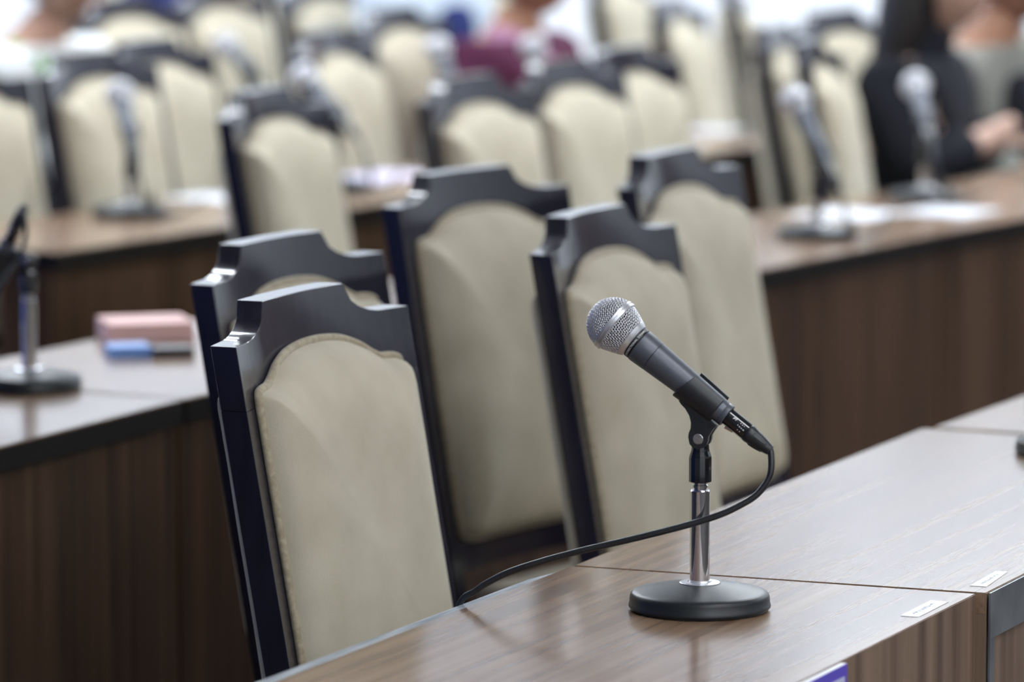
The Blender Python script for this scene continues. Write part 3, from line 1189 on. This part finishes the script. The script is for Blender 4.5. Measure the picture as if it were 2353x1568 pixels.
pk = at(336, 782)
sheet(0, 0, .075, .15, 62, 'white sheet under the pink papers, half hidden by a chair', p=at(395, 758))
k = dirv(75)
kq = V2(k.y, -k.x)
kc = V2(pk.x, pk.y)
slab('folded_papers', [kc - k * .055 - kq * .07, kc + k * .06 - kq * .07, kc + k * .06 + kq * .03, kc - k * .055 + kq * .03], .7512, .776, M['pink'],
     'pink folded papers on the middle desk left of the chairs', 'papers', bevel=.003)
kb = at(297, 818)
kb = V2(kb.x, kb.y)
slab('notebook', [kb - k * .028 - kq * .03, kb + k * .026 - kq * .03, kb + k * .026 + kq * .02, kb - k * .028 + kq * .02], .7502, .764, M['blue_item'],
     'small blue notebook in front of the pink papers', 'notebook', bevel=.002)
kb = at(388, 818)
kb = V2(kb.x, kb.y)
slab('pouch', [kb - k * .022 - kq * .02, kb + k * .03 - kq * .02, kb + k * .03 + kq * .02, kb - k * .022 + kq * .02], .7502, .762, M['dark_item'],
     'small dark pouch right of the blue notebook', 'pouch', bevel=.003)
sheet(1950, 492, .16, .17, 32, 'white sheet on the right desk between the two slanted microphones')
sheet(2178, 488, .14, .15, 34, 'white sheet on the right desk, farther right of the two', z=.7512)
sheet(868, 408, .14, .24, 31, 'lilac papers on the desk right of the lone pale chair', 'paper_lilac', 3)
sheet(505, 455, .16, .14, 30, 'white sheet on the upper left desk touching the lone pale chair')
sheet(1575, 334, .05, .11, 31, 'small white sheet nearest the three pale chairs')
sheet(1645, 300, .10, .13, 31, 'bright white sheet on the desk behind the right chair')
sheet(1572, 300, .07, .10, 40, 'bluish sheet lying behind the bright white sheet', 'paper_lilac', z=.7512)


# ------------------------------------------------------------------ people
def skin_mesh(name, chains, m, parent=None, levels=2):
    """chains: list of [(co, radius or (rx, ry)), ...]; the first point of a later chain may be ('@', index) to branch"""
    verts, edges, rad = [], [], []
    for ch in chains:
        prev = None
        for it in ch:
            if it[0] == '@':
                prev = it[1]
                continue
            verts.append(it[0])
            rad.append(it[1])
            i = len(verts) - 1
            if prev is not None: edges.append((prev, i))
            prev = i
    me = bpy.data.meshes.new(name)
    me.from_pydata([tuple(v) for v in verts], edges, [])
    o = bpy.data.objects.new(name, me)
    COL.objects.link(o)
    md = o.modifiers.new('skin', 'SKIN')
    md.use_smooth_shade = True
    for i, sv in enumerate(me.skin_vertices[0].data):
        r = rad[i]
        sv.radius = r if isinstance(r, tuple) else (r, r)
        sv.use_root = (i == 0)
    ss = o.modifiers.new('sub', 'SUBSURF')
    ss.levels = levels
    ss.render_levels = levels
    dg = bpy.context.evaluated_depsgraph_get()
    me2 = bpy.data.meshes.new_from_object(o.evaluated_get(dg))
    bpy.data.objects.remove(o)
    bpy.data.meshes.remove(me)
    bm = bmesh.new()
    bm.from_mesh(me2)
    bpy.data.meshes.remove(me2)
    return bm


def head_bm(c, tilt=0.0, turn=0.0, s=1.0):
    """face toward -Y, sculpted from a sphere"""
    tmp = bmesh.new()
    bmesh.ops.create_uvsphere(tmp, u_segments=32, v_segments=24, radius=1)
    for v in tmp.verts:
        x, y, z = v.co
        X, Y, Z = x * .074, y * .094, z * .112
        if z < 0:
            k = 1 + z * .30
            X *= k
            if y > 0: Y *= 1 + z * .45
            else: Y *= 1 + z * .10
        if y < 0:
            # brow, nose, mouth, chin, eye sockets
            Y -= .020 * math.exp(-((x / .16) ** 2) - ((z + .16) / .20) ** 2)
            Y -= .005 * math.exp(-((x / .5) ** 2) - ((z - .18) / .12) ** 2)
            for sx in (-1, 1): Y += .009 * math.exp(-(((x - sx * .40) / .17) ** 2) - ((z - .02) / .12) ** 2)
            Y -= .006 * math.exp(-((x / .25) ** 2) - ((z + .50) / .09) ** 2)
            Y -= .009 * math.exp(-((x / .25) ** 2) - ((z + .80) / .13) ** 2)
        # ears
        for sx in (-1, 1):
            X += sx * .013 * math.exp(-(((y - .08) / .13) ** 2) - ((z + .02) / .25) ** 2) * (1 if x * sx > .8 else 0)
        v.co = (X, Y, Z)
    Mh = Matrix.Translation(c) @ Matrix.Rotation(turn, 4, 'Z') @ Matrix.Rotation(tilt, 4, 'X') @ Matrix.Scale(s, 4)
    tmp.transform(Mh)
    return tmp, Mh


def hand(base, d, up, side):
    """five finger chains from a palm: base point, finger direction d, palm normal up, thumb side"""
    d, up = Vector(d).normalized(), Vector(up).normalized()
    w = d.cross(up).normalized() * side
    chains = []
    for k, ln in ((-1.3, .068), (-.45, .076), (.4, .072), (1.25, .058)):
        b = base + d * .070 + w * (-k * .019)
        chains.append([(b - d * .03, .0095), (b, .009), (b + d * ln * .45 + up * .004, .0085), (b + d * ln * .75 - up * .006, .0078), (b + d * ln * .95 - up * .018, .007)])
    b = base + d * .022 + w * .026
    chains.append([(b - w * .01, .011), (b + w * .018 + d * .018, .0105), (b + w * .026 + d * .040 - up * .004, .0095), (b + w * .024 + d * .058 - up * .010, .008)])
    return chains


def place_seat(loc, yaw, label):
    a = R(yaw)
    place_chair(loc[0] - .215 * math.cos(a), loc[1] + .215 * math.sin(a), yaw, label, 'chairs people sit on')


def person(loc, yaw, label, seat_label, sk, shirt, lean=0.0, head_turn=0.0, hair='short', extra=None, arm_up=False, vest=None, trousers='c_dark', tall=1.0, lap=True):
    """seated figure facing local -Y; loc = point on the floor under the hips"""
    t = empty('person', (loc[0], loc[1], 0), PI / 2 - R(yaw))
    tag(t, label, 'person', 'people seated in the background')
    L = math.tan(lean)
    H = .555
    tall *= .92
    place_seat(loc, yaw, seat_label)

    def sp(x, y, z):
        zz = max(0, z - .50)
        return Vector((x, y - zz * L, H + (z - .50) * tall))
    torso = [(sp(0, .0, .535), (.145, .085)), (sp(0, -.01, .62), (.135, .105)), (sp(0, -.015, .75), (.15, .11)), (sp(0, -.01, .86), (.155, .10)), (sp(0, .0, .925), (.09, .075)),
             (sp(0, -.012, .965), (.052, .054)), (sp(0, -.025, 1.02), (.050, .052))]
    sh, el, wr, legs, hands = {}, {}, {}, {}, []
    for s in (-1, 1):
        S = sp(s * .168, -.005, .885)
        if arm_up and s == 1:
            E = S + Vector((s * .05, -.17, -.20))
            W = E + Vector((-.07, -.12, .20))
            hands += hand(W, (-.2, -.25, .9), (0, -1, 0), s)
        else:
            E = Vector((S.x + s * .045, S.y - (.02 if lap else .03), (.71 if lap else .74)))
            W = Vector((s * .07, -.26, .690)) if lap else Vector((s * .05, S.y - .15, .795))
            hands += hand(W, (-s * .25, -1, -.02), (0, 0, 1), -s)
        sh[s], el[s], wr[s] = S, E, W
    body = [torso]
    for s in (-1, 1):
        body.append([('@', 3), (sh[s], .060), ((sh[s] + el[s]) / 2, .050), (el[s], .042), ((el[s] + wr[s]) / 2, .039), (wr[s], .028), (wr[s] + (wr[s] - el[s]).normalized() * .035, (.036, .020)), (wr[s] + (wr[s] - el[s]).normalized() * .075, (.038, .016))])
        body.append([('@', 0), (Vector((s * .095, -.02, .575)), .072), (Vector((s * .11, -.22, .58)), .070), (Vector((s * .115, -.40, .565)), .058), (Vector((s * .115, -.38, .32)), .050), (Vector((s * .115, -.31, .10)), .038), (Vector((s * .12, -.34, .05)), .038), (Vector((s * .125, -.43, .035)), .033)])
    bm = skin_mesh('body', body, sk)
    hb = skin_mesh('hand', hands, sk, levels=1)
    merge(bm, hb)
    hc = sp(0, -.045, 1.02) + Vector((0, 0, .085))
    hd, Mh = head_bm(hc, tilt=lean * .35, turn=head_turn)
    merge(bm, hd)
    b = obj('body', bm, sk, t, angle=180)
    # eyes, mouth
    bm = new()
    for sx in (-1, 1):
        bmesh.ops.create_uvsphere(bm, u_segments=10, v_segments=8, radius=.0085, matrix=Mh @ Matrix.Translation((sx * .030, -.079, .003)))
    obj('eyes', bm, M['eye'], b, angle=180)
    bm = new()
    add_tube(bm, [(-.022, -.087, -.054), (-.01, -.0945, -.053), (0, -.096, -.0535), (.01, -.0945, -.053), (.022, -.087, -.054)], [.002, .0045, .005, .0045, .002], 8, M=Mh)
    obj('mouth', bm, M['lip'], b, angle=180)
    # hair
    bm = new()
    bmesh.ops.create_uvsphere(bm, u_segments=28, v_segments=20, radius=1)
    for v in bm.verts:
        x, y, z = v.co
        k = 1.0 if hair == 'short' else 1.06
        front = y < -.15
        cut = .42 if front else -.55
        q = 1.075 * k
        if z < cut: q = .80
        v.co = (x * .074 * q * 1.04, y * .094 * q + .004, z * .112 * q + .002)
    bm.transform(Mh)
    if hair == 'long':
        ch = [[(Mh @ Vector((0, .03, .06)), (.080, .078)), (Mh @ Vector((0, .050, -.05)), (.100, .078)), (Mh @ Vector((0, .075, -.16)), (.105, .058)), (Mh @ Vector((0, .115, -.28)), (.09, .034)), (Mh @ Vector((0, .125, -.37)), (.06, .026))]]
        hb = skin_mesh('hair', ch, None)
        merge(bm, hb)
    obj('hair', bm, M['hair'], b, angle=180)
    # shirt: a shell over trunk and arms
    g = .010
    st = [(p, (r[0] + g, r[1] + g)) for p, r in torso[:5]]
    st[-1] = (st[-1][0], (.086, .078))
    chs = [st]
    for s in (-1, 1):
        ww = wr[s] + (el[s] - wr[s]) * .10
        chs.append([('@', 3), (sh[s], .076), ((sh[s] + el[s]) / 2, .070), (el[s], .066), ((el[s] + ww) / 2, .062), (ww, .050)])
    o = obj('shirt', skin_mesh('shirt', chs, None), M[shirt], b, angle=180)
    if vest:
        vs = [(p, (r[0] + g + .008, r[1] + g + .008)) for p, r in torso[1:4]]
        vs.append((sp(0, .0, .90), (.125, .092)))
        obj('vest', skin_mesh('vest', [vs], None), M[vest], b, angle=180)
    chs = [[(Vector((0, 0, .60)), (.158, .098)), (Vector((0, 0, .66)), (.150, .112))]]
    for s in (-1, 1):
        chs.append([('@', 0), (Vector((s * .095, -.02, .585)), .080), (Vector((s * .11, -.22, .588)), .080), (Vector((s * .115, -.40, .575)), .068), (Vector((s * .115, -.38, .32)), .060), (Vector((s * .115, -.31, .12)), .054)])
    obj('trousers', skin_mesh('trousers', chs, None), M[trousers], b, angle=180)
    for s in (-1, 1):
        bm = skin_mesh('shoe', [[(Vector((s * .115, -.29, .055)), (.045, .042)), (Vector((s * .12, -.36, .045)), (.045, .038)), (Vector((s * .125, -.47, .036)), (.040, .028))]], None)
        obj('shoe', bm, M['dark_item'], b, angle=180)
    if extra: extra(t, b, sp, Mh, wr)
    return t


def lanyard(t, b, sp, Mh, wr):
    bm = new()
    pts = [sp(-.07, .02, .945), sp(-.085, -.09, .90), sp(-.05, -.128, .80), sp(0, -.142, .70), sp(.05, -.128, .80), sp(.085, -.09, .90), sp(.07, .02, .945)]
    add_tube(bm, spline(pts, 6), .009, 6)
    ly = obj('lanyard', bm, M['c_green'], b, angle=180)
    bm = new()
    p = sp(0, -.150, .655)
    add_box(bm, (p.x - .045, p.y - .004, p.z - .055), (p.x + .045, p.y + .002, p.z + .045), bevel=.002)
    obj('badge', bm, M['c_grey'], ly, angle=30)


def turtleneck(t, b, sp, Mh, wr):
    bm = skin_mesh('collar', [[(sp(0, .0, .915), (.105, .088)), (sp(0, -.008, .955), (.070, .070)), (sp(0, -.016, .995), (.063, .064)), (sp(0, -.022, 1.02), (.061, .062))]], None)
    obj('collar', bm, M['c_black'], b, angle=180)


def scarf(t, b, sp, Mh, wr):
    bm = skin_mesh('scarf', [[(sp(-.06, .03, .95), .03), (sp(-.07, -.07, .92), .032), (sp(-.04, -.125, .84), .036), (sp(-.03, -.14, .72), .032)],
                             [(sp(.06, .03, .95), .03), (sp(.07, -.07, .92), .032), (sp(.045, -.125, .84), .036), (sp(.04, -.14, .72), .032)]], None)
    obj('scarf', bm, M['c_pink'], b, angle=180)


person((-1.09, 9.95), 31, 'person in white shirt with green lanyard leaning forward at upper left', 'chair the white shirted person sits on, at the upper left corner', M['skin_a'], 'c_white', lean=R(16), extra=lanyard, tall=.93)
person((-.028, 9.846), 27, 'person in maroon top with dusty pink scarf in the middle background', 'greyish chair back just left of the maroon person sitting on it', M['skin_b'], 'c_maroon', lean=R(4), extra=scarf, tall=.97)
person((-.24, 11.02), 31, 'person in pale blue shirt with navy vest before the white wall', 'grey chair back just left of the pale blue shirted person on it', M['skin_a'], 'c_pale', lean=R(6), vest='c_navy', tall=1.12)
person((.745, 9.20), 18, 'person in black with long black hair beside the right background desk', 'chair the black clad person sits on, seen left of the long hair', M['skin_c'], 'c_black', lean=R(4), hair='long', tall=.98, lap=False, extra=turtleneck)
person((.87, 9.72), 33, 'person in grey khaki jacket with dark vest at the upper right edge', 'light chair back between black hair and white wall, under the khaki clad person', M['skin_b'], 'c_khaki', lean=R(14), vest='c_black', tall=.97)

person((-.895, 12.3), 31, 'person in dark navy far back, left of the grey chair tops', 'far chair behind the person in dark navy', M['skin_b'], 'c_navy', lean=R(10), tall=.97)

# ------------------------------------------------------------------ camera, world, view
cam = bpy.data.cameras.new('camera')
cam.sensor_width = 36.0
cam.sensor_fit = 'HORIZONTAL'
cam.lens = F_PX / 2353 * 36.0
cam.clip_start = .1
cam.clip_end = 60
cam.dof.use_dof = True
cam.dof.focus_distance = 4.49
cam.dof.aperture_fstop = cam.lens / 1000 / .039
co = bpy.data.objects.new('camera', cam)
co.location = (0, 0, CAM_Z)
co.rotation_euler = (PI / 2 - PITCH, 0, 0)
link(co)
SC.camera = co

w = bpy.data.worlds.new('world')
SC.world = w
w.use_nodes = True
w.node_tree.nodes['Background'].inputs[0].default_value = (.8, .88, 1, 1)
w.node_tree.nodes['Background'].inputs[1].default_value = .3
SC.view_settings.view_transform = 'Standard'
SC.view_settings.look = 'None'
SC.view_settings.exposure = 0.17
SC.view_settings.gamma = 1.0
SC.view_settings.use_curve_mapping = False
SC.cycles.use_denoising = True
SC.cycles.max_bounces = 8
SC.cycles.diffuse_bounces = 4
SC.cycles.sample_clamp_indirect = 6.0
